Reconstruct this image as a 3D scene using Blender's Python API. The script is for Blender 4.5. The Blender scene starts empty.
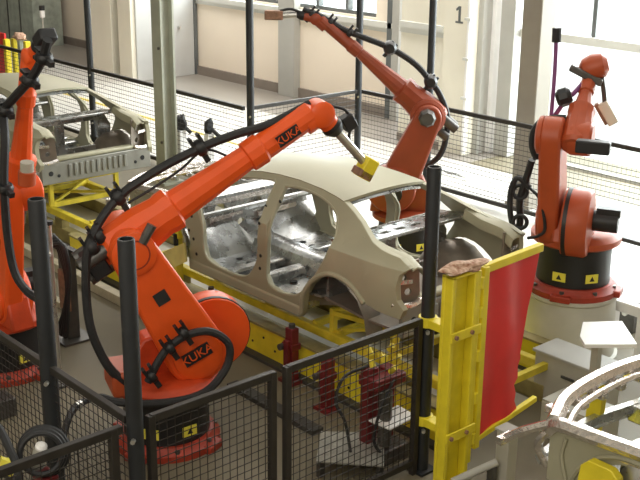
import bpy, bmesh, math, random
from mathutils import Vector, Matrix
random.seed(7)
scene = bpy.context.scene
col = scene.collection
V = Vector
PI = math.pi

# ------------------------------------------------------------------ camera
FPX, PITCH, AZ, ROLL, EYE = 1104., math.radians(18.3), math.radians(41.8), math.radians(.6), V((0, 0, 4.15))
f0 = V((-math.cos(AZ), math.sin(AZ), 0)); r0 = V((f0.y, -f0.x, 0)); zz = V((0, 0, 1))
FW = f0*math.cos(PITCH) - zz*math.sin(PITCH); u0 = f0*math.sin(PITCH) + zz*math.cos(PITCH)
RT = r0*math.cos(ROLL) + u0*math.sin(ROLL); UP = u0*math.cos(ROLL) - r0*math.sin(ROLL)
cd = bpy.data.cameras.new('camera'); cam = bpy.data.objects.new('camera', cd); col.objects.link(cam)
M = Matrix((RT, UP, -FW)).transposed().to_4x4(); M.translation = EYE
cam.matrix_world = M
cd.sensor_width = 36.; cd.lens = 36.*FPX/640.; cd.clip_start = .1; cd.clip_end = 200
scene.camera = cam

# survey helpers: the sight line through a point of the photo, met with a known plane of the hall
def ray(px, py): return FW + RT*((px-320)/FPX) + UP*((240-py)/FPX)
def onZ(px, py, z=0.):
    d = ray(px, py); return EYE + d*((z-EYE.z)/d.z)
def onX(px, py, x):
    d = ray(px, py); return EYE + d*((x-EYE.x)/d.x)
def onY(px, py, y):
    d = ray(px, py); return EYE + d*((y-EYE.y)/d.y)

# ------------------------------------------------------------------ materials
def mat(name, c, rough=.5, metal=0., var=.08, scale=6., rvar=.1, bump=0., c2=None, emit=None):
    m = bpy.data.materials.new(name); m.use_nodes = True
    nt = m.node_tree; b = nt.nodes['Principled BSDF']
    tc = nt.nodes.new('ShaderNodeTexCoord'); nz = nt.nodes.new('ShaderNodeTexNoise')
    nz.inputs['Scale'].default_value = scale; nz.inputs['Detail'].default_value = 5
    nt.links.new(tc.outputs['Object'], nz.inputs['Vector'])
    rp = nt.nodes.new('ShaderNodeValToRGB')
    lo = tuple(max(0, x*(1-var)) for x in c); hi = c2 if c2 else tuple(min(1, x*(1+var)) for x in c)
    rp.color_ramp.elements[0].position = .3; rp.color_ramp.elements[1].position = .7
    rp.color_ramp.elements[0].color = (*lo, 1); rp.color_ramp.elements[1].color = (*hi, 1)
    nt.links.new(nz.outputs['Fac'], rp.inputs['Fac']); nt.links.new(rp.outputs['Color'], b.inputs['Base Color'])
    mr = nt.nodes.new('ShaderNodeMapRange')
    mr.inputs['To Min'].default_value = max(.03, rough-rvar); mr.inputs['To Max'].default_value = min(1, rough+rvar)
    nt.links.new(nz.outputs['Fac'], mr.inputs['Value']); nt.links.new(mr.outputs['Result'], b.inputs['Roughness'])
    b.inputs['Metallic'].default_value = metal
    if bump:
        bp = nt.nodes.new('ShaderNodeBump'); bp.inputs['Strength'].default_value = bump; bp.inputs['Distance'].default_value = .01
        nt.links.new(nz.outputs['Fac'], bp.inputs['Height']); nt.links.new(bp.outputs['Normal'], b.inputs['Normal'])
    if emit:
        b.inputs['Emission Color'].default_value = (*emit[0], 1); b.inputs['Emission Strength'].default_value = emit[1]
    return m
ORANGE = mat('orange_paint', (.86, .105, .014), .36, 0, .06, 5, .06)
DIMRED = mat('dimmed_red_paint', (.46, .078, .022), .42, 0, .1, 5, .06)  # right robot's backlit dimness mixed into the red; also on two small parts
DIMRED2 = mat('backlit_red_far', (.31, .052, .016), .42, 0, .1, 5, .06)  # far robot's backlit dimness put into its colour
BLACK = mat('black_paint', (.014, .014, .016), .45, 0, .2, 8)
RUBBER = mat('black_rubber', (.018, .018, .02), .6, 0, .25, 20)
POSTM = mat('dark_post_paint', (.014, .016, .019), .5, 0, .2, 10)
RAILM = mat('dark_fence_paint', (.024, .020, .017), .5, 0, .25, 14)
STEEL = mat('galvanised_body_steel', (.39, .372, .265), .46, .15, .06, 3, .06)
STEELIN = mat('bare_inner_steel', (.44, .45, .45), .27, .85, .25, 7, .12, .25)
REARM = mat('grey_rear_steel', (.30, .30, .27), .4, .4, .12, 6)
PRIMER = mat('grey_brown_metal', (.27, .23, .19), .45, .5, .12, 12)
SILVER = mat('silver_metal', (.62, .61, .58), .3, .85, .08, 10)
BRIGHT = mat('bright_sheet_metal', (.80, .76, .74), .2, .9, .12, 24, .1, .8)
DULLO = mat('scuffed_orange_paint', (.56, .058, .012), .45, 0, .18, 7, .08)
DULLR = mat('dirty_red_paint', (.34, .035, .015), .5, 0, .25, 7, .08)
HOLE = mat('dark_recess', (.02, .02, .02), .8, 0, .2, 10)
YELLOW = mat('yellow_paint', (.80, .655, .03), .42, 0, .1, 7)
SKIDY = mat('yellow_skid_paint', (.72, .58, .045), .48, 0, .22, 6)
OLIVE = mat('worn_olive_rail', (.30, .25, .10), .5, .3, .3, 7)
DKRED = mat('dark_red_paint', (.15, .012, .014), .45, 0, .2, 9)
REDS = mat('red_curtain', (.74, .035, .035), .42, 0, .1, 3, .08, .15)
PEDM = mat('grey_pedestal_paint', (.54, .52, .46), .55, 0, .06, 5)
GREYB = mat('grey_cabinet_paint', (.42, .40, .34), .5, 0, .06, 5)
WHITE = mat('white_panel', (.85, .84, .83), .35, 0, .04, 5)
CREAM = mat('cream_plaster', (.86, .755, .63), .75, 0, .02, 1.5)
CREAM2 = mat('pale_panel_paint', (.78, .74, .63), .65, 0, .03, 1.5)
SILL = mat('grey_sill_paint', (.62, .62, .58), .5, 0, .05, 3)
DOORG = mat('grey_door_paint', (.50, .50, .49), .55, 0, .04, 3)
BASEB = mat('grey_brown_baseboard', (.24, .20, .17), .6, 0, .1, 4)
COLG = mat('column_grey_green', (.40, .41, .34), .5, .1, .1, 4)
COLB = mat('column_brown_grey', (.31, .28, .235), .6, 0, .08, 3)
COLL = mat('pilaster_grey', (.42, .41, .38), .6, 0, .05, 3)
CREAMY = mat('pale_yellow_plate', (.72, .64, .22), .5, 0, .15, 6)
BEIGE = mat('beige_rail_paint', (.50, .45, .33), .5, .2, .15, 8)
PLATE = mat('grey_tread_plate', (.36, .35, .31), .45, .4, .2, 18, .1, .3)
DUCT = mat('dark_duct', (.05, .047, .042), .6, 0, .2, 8)
LABELY = mat('warning_yellow', (.85, .75, .08), .5)
CLOTH = mat('orange_brown_wrap', (.50, .20, .10), .8, 0, .4, 30, .1, .6, (.75, .55, .42))
WINF = mat('dark_window_frame', (.12, .13, .13), .5)
PURPLE = mat('violet_hose', (.22, .06, .20), .5, 0, .2, 12)
GUN = mat('gunmetal', (.12, .115, .11), .4, .6, .2, 10)
BROWN = mat('worn_brown_metal', (.30, .17, .11), .5, .2, .35, 20, .1, .3)
LINEW = mat('white_floor_stripe', (.88, .86, .80), .5)
LINEY = mat('yellow_floor_paint', (.80, .62, .12), .5)
CONC = mat('pale_concrete', (.70, .69, .66), .8)
CEILM = mat('ceiling_white', (.7, .7, .68), .8)
GREENG = mat('grey_green_sheet', (.34, .38, .33), .55, 0, .25, 5)

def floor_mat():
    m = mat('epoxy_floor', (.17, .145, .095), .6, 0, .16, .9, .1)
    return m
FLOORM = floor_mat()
def glass_mat():
    m = bpy.data.materials.new('window_glass'); m.use_nodes = True
    b = m.node_tree.nodes['Principled BSDF']
    b.inputs['Base Color'].default_value = (.93, .97, .96, 1); b.inputs['Roughness'].default_value = .02
    b.inputs['Transmission Weight'].default_value = 1; b.inputs['IOR'].default_value = 1.02
    return m
GLASS = glass_mat()

# ------------------------------------------------------------------ mesh builder
def frame_of(ax):
    ax = ax.normalized(); h = V((0, 0, 1)) if abs(ax.z) < .9 else V((1, 0, 0))
    a = ax.cross(h).normalized(); return a, ax.cross(a).normalized(), ax
def smooth_path(pts, k=5):
    pts = [V(p) for p in pts]
    if len(pts) < 3: return pts
    P = [2*pts[0]-pts[1]] + pts + [2*pts[-1]-pts[-2]]; out = []
    for i in range(1, len(P)-2):
        a, b, c, d = P[i-1:i+3]
        for j in range(k):
            t = j/k
            out.append(.5*((2*b)+(c-a)*t+(2*a-5*b+4*c-d)*t*t+(3*b-a-3*c+d)*t**3))
    return out+[pts[-1]]
class B:
    def __init__(s): s.v = []; s.f = []
    def add(s, vs, fs):
        o = len(s.v); s.v += [V(v) for v in vs]; s.f += [tuple(i+o for i in f) for f in fs]; return s
    def box(s, x0, x1, y0, y1, z0, z1):
        c = [(x, y, z) for z in (z0, z1) for y in (y0, y1) for x in (x0, x1)]
        return s.add(c, [(0, 2, 3, 1), (4, 5, 7, 6), (0, 1, 5, 4), (2, 6, 7, 3), (0, 4, 6, 2), (1, 3, 7, 5)])
    def obox(s, c, ax, ay, az, hx, hy, hz):          # oriented box
        c = V(c); vs = [c+ax*(sx*hx)+ay*(sy*hy)+az*(sz*hz) for sz in (-1, 1) for sy in (-1, 1) for sx in (-1, 1)]
        return s.add(vs, [(0, 2, 3, 1), (4, 5, 7, 6), (0, 1, 5, 4), (2, 6, 7, 3), (0, 4, 6, 2), (1, 3, 7, 5)])
    def beam(s, p, q, w, h):                          # rectangular bar from p to q
        p, q = V(p), V(q); ax = (q-p).normalized()
        up = V((0, 0, 1)) if abs(ax.z) < .95 else V((0, 1, 0))
        ay = up.cross(ax).normalized(); az = ax.cross(ay)
        return s.obox((p+q)/2, ax, ay, az, (q-p).length/2, w/2, h/2)
    def lathe(s, o, ax, prof, n=20):                  # prof: (t along ax, radius)
        a, b, c = frame_of(V(ax)); o = V(o); vs = []; fs = []
        for t, r in prof:
            for k in range(n):
                w = 2*PI*k/n; vs.append(o+c*t+(a*math.cos(w)+b*math.sin(w))*r)
        m = len(prof)
        for i in range(m-1):
            for k in range(n):
                fs.append((i*n+k, i*n+(k+1) % n, (i+1)*n+(k+1) % n, (i+1)*n+k))
        fs.append(tuple(range(n))[::-1]); fs.append(tuple((m-1)*n+k for k in range(n)))
        return s.add(vs, fs)
    def cyl(s, p, q, r, r2=None, n=16):
        p, q = V(p), V(q); return s.lathe(p, q-p, [(0, r), ((q-p).length, r if r2 is None else r2)], n)
    def tube(s, pts, r, n=8, k=5, sm=True):
        P = smooth_path(pts, k) if sm else [V(p) for p in pts]; vs = []; fs = []
        t = (P[1]-P[0]).normalized(); a, b, _ = frame_of(t)
        for i, p in enumerate(P):
            t2 = (P[min(i+1, len(P)-1)]-P[max(i-1, 0)]).normalized()
            a = (a-t2*a.dot(t2)).normalized(); b = t2.cross(a)
            rr = r(i/(len(P)-1)) if callable(r) else r
            for j in range(n):
                w = 2*PI*j/n; vs.append(p+(a*math.cos(w)+b*math.sin(w))*rr)
        for i in range(len(P)-1):
            for j in range(n): fs.append((i*n+j, i*n+(j+1) % n, (i+1)*n+(j+1) % n, (i+1)*n+j))
        fs.append(tuple(range(n))[::-1]); fs.append(tuple((len(P)-1)*n+j for j in range(n)))
        return s.add(vs, fs)
    def ring(s, c, ax, R, r, n=24, m=8):
        a, b, w = frame_of(V(ax)); c = V(c)
        vs = []; fs = []
        for i in range(n):
            th = 2*PI*i/n; d = a*math.cos(th)+b*math.sin(th)
            for j in range(m):
                ph = 2*PI*j/m; vs.append(c+d*(R+r*math.cos(ph))+w*r*math.sin(ph))
        for i in range(n):
            for j in range(m): fs.append((i*m+j, ((i+1) % n)*m+j, ((i+1) % n)*m+(j+1) % m, i*m+(j+1) % m))
        return s.add(vs, fs)
    def prism(s, poly, to3, t0, t1):                  # 2D convex-ish outline, to3(u, v, t) -> point
        n = len(poly); vs = [to3(u, v, t0) for u, v in poly]+[to3(u, v, t1) for u, v in poly]
        fs = [tuple(range(n))[::-1], tuple(range(n, 2*n))]+[(i, (i+1) % n, n+(i+1) % n, n+i) for i in range(n)]
        return s.add(vs, fs)
    def sheet(s, outer, holes, fn, t, cuts=()):       # flat (u, v) outline with holes -> fn(u, v, depth) shell of thickness t
        bm = bmesh.new(); es = []
        for loop in [outer]+list(holes):
            vs = [bm.verts.new((u, v, 0)) for u, v in loop]
            es += [bm.edges.new((vs[i], vs[(i+1) % len(vs)])) for i in range(len(vs))]
        bmesh.ops.triangle_fill(bm, edges=es, use_beauty=True)
        for co, no in cuts:
            bmesh.ops.bisect_plane(bm, geom=bm.verts[:]+bm.edges[:]+bm.faces[:], plane_co=co, plane_no=no)
        bm.verts.ensure_lookup_table(); bm.verts.index_update()
        uv = [v.co.copy() for v in bm.verts]; n = len(uv)
        vs = [fn(p.x, p.y, 0) for p in uv]+[fn(p.x, p.y, t) for p in uv]; fs = []
        for f in bm.faces:
            idx = [v.index for v in f.verts]; fs.append(tuple(idx)); fs.append(tuple(i+n for i in reversed(idx)))
        for e in bm.edges:
            if len(e.link_faces) == 1:
                a, b = e.verts[0].index, e.verts[1].index; fs.append((a, b, b+n, a+n))
        bm.free(); return s.add(vs, fs)
    def grid(s, rows, t=None):                        # rows of points -> quads, optional thickness downwards
        m, n = len(rows), len(rows[0]); vs = [V(p) for r in rows for p in r]
        fs = [(i*n+j, i*n+j+1, (i+1)*n+j+1, (i+1)*n+j) for i in range(m-1) for j in range(n-1)]
        if t:
            k = len(vs); vs += [p+V(t) for p in vs]; fs += [tuple(q+k for q in reversed(f)) for f in fs[:]]
            rim = [(0, j) for j in range(n)]+[(i, n-1) for i in range(1, m)]+[(m-1, j) for j in range(n-2, -1, -1)]+[(i, 0) for i in range(m-2, 0, -1)]
            for q in range(len(rim)):
                a = rim[q][0]*n+rim[q][1]; b = rim[(q+1) % len(rim)]; b = b[0]*n+b[1]; fs.append((a, b, b+k, a+k))
        return s.add(vs, fs)
    def build(s, name, m, parent=None, loc=None, bevel=0., angle=35):
        """links ONE mesh object; parent: object whose world location is o['_w']"""
        w = V(parent['_w']) if parent else V(loc if loc is not None else (0, 0, 0))
        me = bpy.data.meshes.new(name); me.from_pydata([v-w for v in s.v], [], s.f)
        bm = bmesh.new(); bm.from_mesh(me); bmesh.ops.recalc_face_normals(bm, faces=bm.faces[:]); bm.to_mesh(me); bm.free()
        me.materials.append(m)
        for p in me.polygons: p.use_smooth = True
        me.set_sharp_from_angle(angle=math.radians(angle))
        o = bpy.data.objects.new(name, me); col.objects.link(o)
        o['_w'] = tuple(w)
        if parent: o.parent = parent
        else: o.location = w
        if bevel:
            bv = o.modifiers.new('bevel', 'BEVEL'); bv.width = bevel; bv.segments = 2; bv.limit_method = 'ANGLE'; bv.angle_limit = math.radians(40)
        return o
def build_split(b, name, m, parent, **kw):             # every loose piece its own object
    up = list(range(len(b.v)))
    def find(i):
        while up[i] != i: up[i] = up[up[i]]; i = up[i]
        return i
    for f in b.f:
        for i in f[1:]: up[find(i)] = find(f[0])
    grp = {}
    for f in b.f: grp.setdefault(find(f[0]), []).append(f)
    for fs in grp.values():
        ix = sorted({i for f in fs for i in f}); mp = {i: k for k, i in enumerate(ix)}
        B().add([b.v[i] for i in ix], [tuple(mp[i] for i in f) for f in fs]).build(name, m, parent, **kw)
def tag(o, label, cat, group=None, kind=None):
    o['label'] = label; o['category'] = cat
    if group: o['group'] = group
    if kind: o['kind'] = kind
    return o
def thing(name, loc, label, cat, group=None):
    o = bpy.data.objects.new(name, None); col.objects.link(o); o.location = loc; o['_w'] = tuple(loc); o.empty_display_size = .1
    return tag(o, label, cat, group)
def struct(o): o['kind'] = 'structure'; return o
def clone(o, loc, label=None):                        # thing, parts, sub-parts
    r = o.copy(); col.objects.link(r); r.location = loc
    if label: r['label'] = label
    for ch in list(o.children):
        c = ch.copy(); col.objects.link(c); c.parent = r
        for g in list(ch.children):
            d = g.copy(); col.objects.link(d); d.parent = c
    return r
def text_mesh(name, body, size, m, origin, ax, ay, parent, depth=.004, off=0.):
    cu = bpy.data.curves.new(name, 'FONT'); cu.body = body; cu.size = size; cu.align_x = 'CENTER'; cu.align_y = 'CENTER'; cu.extrude = depth; cu.offset = off
    to = bpy.data.objects.new(name+'_c', cu); col.objects.link(to)
    dg = bpy.context.evaluated_depsgraph_get(); me = bpy.data.meshes.new_from_object(to.evaluated_get(dg))
    bpy.data.objects.remove(to); az = ax.cross(ay); w = V(parent['_w']) if parent else V((0, 0, 0))
    for v in me.vertices: v.co = V(origin)+ax*v.co.x+ay*v.co.y+az*v.co.z-w
    me.materials.clear(); me.materials.append(m); me.name = name
    o = bpy.data.objects.new(name, me); col.objects.link(o); o['_w'] = tuple(w)
    if parent: o.parent = parent
    return o

def thin_glass():
    nt = GLASS.node_tree; nt.nodes.clear()
    o = nt.nodes.new('ShaderNodeOutputMaterial'); t = nt.nodes.new('ShaderNodeBsdfTransparent'); g = nt.nodes.new('ShaderNodeBsdfGlossy')
    t.inputs['Color'].default_value = (.94, .97, .96, 1); g.inputs['Roughness'].default_value = .02
    x = nt.nodes.new('ShaderNodeMixShader'); x.inputs['Fac'].default_value = .06
    nt.links.new(t.outputs[0], x.inputs[1]); nt.links.new(g.outputs[0], x.inputs[2]); nt.links.new(x.outputs[0], o.inputs['Surface'])
thin_glass()

# ================================================================== THE HALL
CEIL = 7.0
struct(B().box(-36, 5, -5, 14.3, -.15, 0).build('floor', FLOORM))
struct(B().box(-36, 5, -5, 14.3, CEIL, CEIL+.2).build('ceiling', CEILM))
struct(B().box(-60, 40, 14.35, 70, -.2, -.05).build('floor_outside', CONC))
struct(B().box(-36.3, -36, -5, 14.3, 0, CEIL).build('wall_left', CREAM))
struct(B().box(5, 5.3, -5, 14.3, 0, CEIL).build('wall_right', CREAM))
struct(B().box(-36, 5, -5.3, -5, 0, CEIL).build('wall_front', CREAM))
YB = 14.
xe = onY(397, 60, YB).x                    # where the plain wall meets the stepped-forward bay
w0, w1, wz0, wz1 = -19.9, xe-.55, 1.74, 3.4
wb = B()
wb.box(-36, xe, YB, YB+.3, 0, wz0).box(-36, w0, YB, YB+.3, wz0, CEIL).box(w1, xe, YB, YB+.3, wz0, CEIL).box(w0, w1, YB, YB+.3, wz1, CEIL)
struct(wb.build('wall_back', CREAM))
struct(B().box(-36, xe, YB-.05, YB, 0, .19).build('baseboard_back', BASEB))
struct(B().box(w0-.2, xe, YB-.10, YB, 1.60, 1.70).box(w0-.2, xe, YB-.05, YB, 1.52, 1.60).build('trim_1', SILL))
wf = B().box(w0, w1, YB+.05, YB+.15, wz0, wz0+.07).box(w0, w1, YB+.05, YB+.15, wz1-.07, wz1)
nm = 7
for i in range(nm+1):
    x = w0+(w1-w0)*i/nm; wf.box(x-.035, x+.035, YB+.04, YB+.16, wz0, wz1)
wf.box(w0, w1, YB+.06, YB+.13, wz0+.30, wz0+.35)
wo = struct(wf.build('window_1', WINF))
B().box(w0, w1, YB+.09, YB+.10, wz0, wz1).build('pane', GLASS, wo)
def pil(pa, pb, y, name, m, yb=YB, z=CEIL):
    a = onY(pa, 50, y).x; b = onY(pb, 50, y).x
    return struct(B().box(a, b, y, yb, 0, z).build(name, m, bevel=.01))
pil(278, 294, YB-.16, 'trim_2', COLL)
pil(386, 391, YB-.10, 'trim_3', WINF)
pil(391, 398, YB-.16, 'trim_4', COLL)
# projecting wall blocks with the grey door niche on the left
pil(92, 112, 12.35, 'wall_block_left', CREAM2)
pil(119, 131.5, 12.35, 'wall_block_right', CREAM2)
a = onY(112, 50, 12.6).x; b = onY(119, 50, 12.6).x
struct(B().box(a, b, 12.5, 12.6, 0, CEIL).build('trim_5', SILL))
a = onY(131.5, 50, 12.35).x
d1 = struct(B().box(a, a+.05, 12.45, YB-.1, 0, 4.2).build('door_1', DOORG, bevel=.01))
B().box(a, a+.07, YB-.1, YB-.02, 0, 4.2).build('door_frame', WINF, d1)
B().cyl((a+.05, 13.5, 1.05), (a+.12, 13.5, 1.05), .03).build('door_handle', SILVER, d1)
# bay that steps forward, with the number 1, on the right
YR = 12.9
xa, xb = onY(399, 100, YR).x, onY(466, 100, YR).x; xm = onY(444, 60, YR).x
zl = onY(420, 24, YR).z
bay = struct(B().box(xa, xb, YR, YR+1.4, 0, CEIL).build('wall_bay', CREAM2))
struct(B().box(xa, xm, YR-.06, YR, zl-.07, zl+.02).box(xa, xm, YR-.03, YR, zl-.16, zl-.07).build('trim_6', SILL))
struct(B().box(xm, xb, YR-.04, YR, 0, CEIL).build('trim_7', CREAM2))
struct(B().box(xa, xm, YR-.03, YR, 0, .12).build('baseboard_bay', BASEB))
q = onY(459.5, 15, YR-.043)
s1 = B().prism([(-.075, -.125), (.075, -.125), (.075, -.095), (.025, -.095), (.025, .13), (-.02, .13), (-.075, .085), (-.06, .055), (-.022, .08), (-.022, -.095), (-.075, -.095)], lambda u, v, w: V((q.x+u, YR-.04-w, q.z+v)), 0, .004).build('bay_number', WINF, loc=(q.x, YR-.04, q.z))
tag(s1, 'black figure 1 painted on the pale wall bay', 'sign')
pil(468, 482, 13.1, 'trim_8', COLL, 13.5); pil(485, 494, 13.3, 'trim_9', WHITE, 13.5); pil(499, 513, 13.3, 'trim_10', COLL, 13.6)
for nm_, pa in (('conduit_pipe', 466.5),):
    q = onY(pa, 80, YR-.08)
    t = B().cyl((q.x, q.y, .05), (q.x, q.y, 3.6), .035, n=10).build(nm_, WHITE, loc=(q.x, q.y, .05))
    tag(t, 'thin white conduit pipe on the edge of the numbered wall bay', 'pipe')
    m_ = B()
    for z in (.9, 1.5, 2.1): m_.box(q.x-.06, q.x+.06, q.y-.05, q.y+.06, z, z+.04)
    m_.build('pipe_clip', SILL, t)
# big glazed gate on the right: daylight
YG = 13.5; gx0, gx1 = onY(513, 60, YG).x, -3.6
zb = onY(600, 42, YG).z
gf = B()
gf.box(gx0, gx1, YG-.05, YG+.12, zb-.07, zb+.05).box(gx0, gx1, YG, YG+.1, 4.6, 4.75).box(gx0, gx1, YG, YG+.1, 0, .05)
struct(gf.build('window_2', SILL))
gm = B()
for px in (553, 595, 650):
    q = onY(px, 15, YG); gm.box(q.x-.035, q.x+.035, YG, YG+.08, zb+.05, 4.6)
gm.build('mullion', WINF, bpy.data.objects['window_2'])
B().box(gx0, gx1, YG+.04, YG+.05, .05, 4.6).build('pane', GLASS, bpy.data.objects['window_2'])
struct(B().box(gx0-3, gx1, YG, YG+.3, 4.75, CEIL).box(gx1, 5, YG, YG+.3, 0, CEIL).build('wall_gate', CREAM))
# floor bands and stripes
def strip(name, p, q, w, m):
    p, q = V((*p, 0.004)), V((*q, 0.004)); return struct(B().beam(p, q, w, .006).build(name, m))
struct(B().box(-36, 5, 9.0, 12.55, 0, .002).build('floor_lane', mat('pale_floor_lane', (.62, .60, .56), .3, 0, .06, 1.2, .1)))  # back floor band in one paler colour
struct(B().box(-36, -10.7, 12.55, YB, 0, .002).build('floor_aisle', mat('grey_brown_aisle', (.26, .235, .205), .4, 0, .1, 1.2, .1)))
struct(B().box(-17, -5.0, 6.2, 6.9, 0, .004).build('floor_reflection', mat('pale_reflection', (.55, .53, .48), .4, 0, .1, 2, .1)))  # reflected brightness under the bodies, put into the floor colour
strip('trim_11', (-22, 10.6), (-12.2, 10.6), .09, LINEY)
strip('trim_12', (-12.6, 11.9), (-9.2, 11.9), .12, LINEW)  # plain white stripes laid over the floor
strip('trim_13', onZ(430, 165)[:2], onZ(495, 192)[:2], .12, LINEW)
strip('trim_14', onZ(432, 178)[:2], onZ(462, 186)[:2], .10, LINEW)

# steel columns standing in the hall
def hcol(pxb, pyb, w, m, label, px_w):
    p = onZ(pxb, pyb); t = thing('steel_column', (p.x, p.y, 0), label, 'column')
    h = w/2; b = B().box(p.x-h, p.x+h, p.y-h, p.y-h+.03, 0, CEIL).box(p.x-h, p.x+h, p.y+h-.03, p.y+h, 0, CEIL).box(p.x-.02, p.x+.02, p.y-h+.03, p.y+h-.03, 0, CEIL)
    b.build('shaft', m, t); B().box(p.x-h-.06, p.x+h+.06, p.y-h-.06, p.y+h+.06, 0, .03).build('base_plate', m, t)
    g = B()
    for z in (.6, 1.9): g.cyl((p.x+h-.05, p.y-h, z), (p.x+h-.05, p.y-h-.02, z), .02, n=8)
    build_split(g, 'bolt', GUN, t); return p, t
p, t = hcol(168, 182, .22, COLG, 'pale grey-green steel column between the left car body and the orange arm', 16)
h = .11
p = onZ(527, 205)
t = thing('steel_column', (p.x, p.y, 0), 'broad brown-grey column behind the right-hand robot, beside the bright gate', 'column')
B().box(p.x-.17, p.x+.13, p.y-.15, p.y+.15, 0, CEIL).build('shaft', COLB, t, bevel=.015)
B().box(p.x-.22, p.x+.18, p.y-.2, p.y+.2, 0, .04).build('base_plate', COLB, t)

# ================================================================== FENCES
ZR = 1.2; XF = -4.85
def mesh_wires(b, p, q, z0, z1, cell, r, rv):
    p, q = V((*p, 0)), V((*q, 0)); L = (q-p).length; d = (q-p)/L; n = V((-d.y, d.x, 0))
    k = max(1, round(L/cell))
    for i in range(1, k):
        c = p+d*(L*i/k); b.obox(c+V((0, 0, (z0+z1)/2)), d, n, zz, rv, rv*.7, (z1-z0)/2)
    k = max(1, round((z1-z0)/cell))
    for i in range(1, k):
        z = z0+(z1-z0)*i/k; b.obox((p+q)/2+V((0, 0, z))+n*(r*1.4), d, n, zz, L/2, r*.7, r)
def fence(label, p, q, m, cell=.055, r=.0024, rv=None, posts=(0, 1), z0=.1, pw=.045, group=None, zr=ZR):
    t = thing('mesh_fence', ((p[0]+q[0])/2, (p[1]+q[1])/2, 0), label, 'fence', group)
    d = (V((*q, 0))-V((*p, 0))); L = d.length; d /= L
    B().beam((*p, zr), (*q, zr), pw*.9, pw*1.1).build('top_rail', m, t, bevel=.004)
    B().beam((*p, z0), (*q, z0), pw*.8, pw).build('bottom_rail', m, t)
    for k in posts:
        c = V((*p, 0))+d*(L*k); b = B().box(c.x-pw/2, c.x+pw/2, c.y-pw/2, c.y+pw/2, 0, zr+.02); b.build('post', m, t, bevel=.003)
    b = B(); mesh_wires(b, p, q, z0, zr, cell, r, rv or r); b.build('wire_mesh', m, t); return t
yA = onX(127, 420, XF).y
fence('dark mesh fence run crossing the bottom left corner of the view', (XF, 1.75), (XF, 2.86), RAILM, posts=(0, .95))
fence('dark mesh fence run slanting down past the left-hand robot to the second tall post', (-7.6, 2.95), (-4.93, 2.95), RAILM, posts=(0,))
y1, y2, y3 = onX(150, 414, XF).y, onX(272, 378, XF).y, onX(287, 368, XF).y
fence('short dark mesh fence panel in front of the centre robot base', (XF, y1), (XF, y2), RAILM)
fence('dark mesh fence panel in front of the yellow beam, ending at the yellow-clamped post', (XF, y3), (XF, 5.28), RAILM, posts=(0, .99))
def tallpost(x, y, h, r, label, m=POSTM):
    t = thing('fence_post', (x, y, 0), label, 'post')
    B().lathe((x, y, 0), (0, 0, 1), [(0, r), (h-.01, r), (h, r*.93), (h, r*.75), (h-.05, r*.72)], 20).build('tube', m, t)
    B().box(x-r*1.6, x+r*1.6, y-r*1.6, y+r*1.6, 0, .02).build('foot_plate', m, t)
    g = B()
    for z in (.35, 1.12): g.cyl((x+r*.6, y-r*.6, z), (x+r*1.1, y-r*1.1, z), .014, n=8)
    build_split(g, 'bolt', SILVER, t); return t
tallpost(XF, 2.95, 2.3, .048, 'tall dark post in front of the centre robot, where two fence runs meet')
tallpost(-5.84, 2.95, 2.3, .054, 'tall dark post at the left, in front of the left-hand robot')
tallpost(XF, 5.36, 2.3, .050, 'tall dark post held by the yellow clamps of the red screen gate')
YF1, XF1, YF2 = 8.86, -11.4, 10.93
fence('far mesh fence running behind the left car body', (-20, YF1), (XF1-.05, YF1), RAILM, .065, .0032, .0011, posts=(0,), pw=.05)
fence('far mesh fence return behind the yellow gripper pad', (XF1, YF1+.06), (XF1, YF2-.06), RAILM, .065, .0032, .0011, posts=())
fence('far mesh fence running behind the far robot to the right edge', (XF1+.06, YF2), (-5.4, YF2), RAILM, .065, .0032, .0011, posts=(1,), pw=.05)
def slim(px, py, y, label):
    q = onY(px, py, y); tallpost(q.x, y, 4.6, .05, label)
slim(90, 60, YF1, 'slim black pole behind the roof of the left car body')
slim(250, 60, YF1, 'slim black pole at the fence corner left of the gripper arm')
slim(359, 60, YF2, 'slim black pole crossing the far backlit robot arm')
slim(431, 60, YF2, 'slim black pole at the elbow of the far robot')

# ================================================================== CAR BODIES (bare steel, local frame: front = -x, near side = -y)
CARO = V((-7.4, 6.52, 0)); HW = .82; CY0 = CARO.y
def c_in(x, z):
    i = 0.
    if z > 1.15: i += .03*min(1, (z-1.15)/.12)+.05*max(0, min(1, (z-1.27)/.035))+.28*max(0, z-1.305)/.295
    elif z < .75: i += .03*(.75-z)/.2
    if x > 1.55: i += .13*((x-1.55)/.55)**2
    return i
def cw(x, y, z): return CARO+V((x, y, z))
outer = [(-1.0, 1.17), (-.87, 1.24), (-.79, 1.35), (-.64, 1.47), (-.38, 1.565), (-.15, 1.6), (.06, 1.615), (.34, 1.62), (.65, 1.607), (.94, 1.575), (1.1, 1.53), (1.25, 1.48),
         (1.37, 1.43), (1.48, 1.385), (1.6, 1.36), (1.8, 1.34), (1.93, 1.29), (1.87, 1.23), (1.86, 1.13), (1.87, 1.03), (1.93, .96), (1.90, .88), (1.70, .90), (1.54, .93),
         (1.50, .96), (1.42, 1.01), (1.32, 1.045), (1.22, 1.055), (1.12, 1.04), (1.02, .99), (.92, .90), (.84, .77), (.79, .61), (.76, .57), (.44, .565), (.09, .565), (-.36, .565), (-.8, .565), (-.88, .62),
         (-.82, .83), (-.91, 1.06)]
fdoor = [(-.72, 1.26), (-.70, 1.35), (-.58, 1.44), (-.32, 1.52), (-.05, 1.555), (.07, 1.55), (.12, 1.40), (.2, 1.21), (.21, 1.05), (.19, .91), (.1, .77), (0, .71), (-.14, .685), (-.43, .69), (-.57, .74), (-.62, .86), (-.63, 1.05)]
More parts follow.
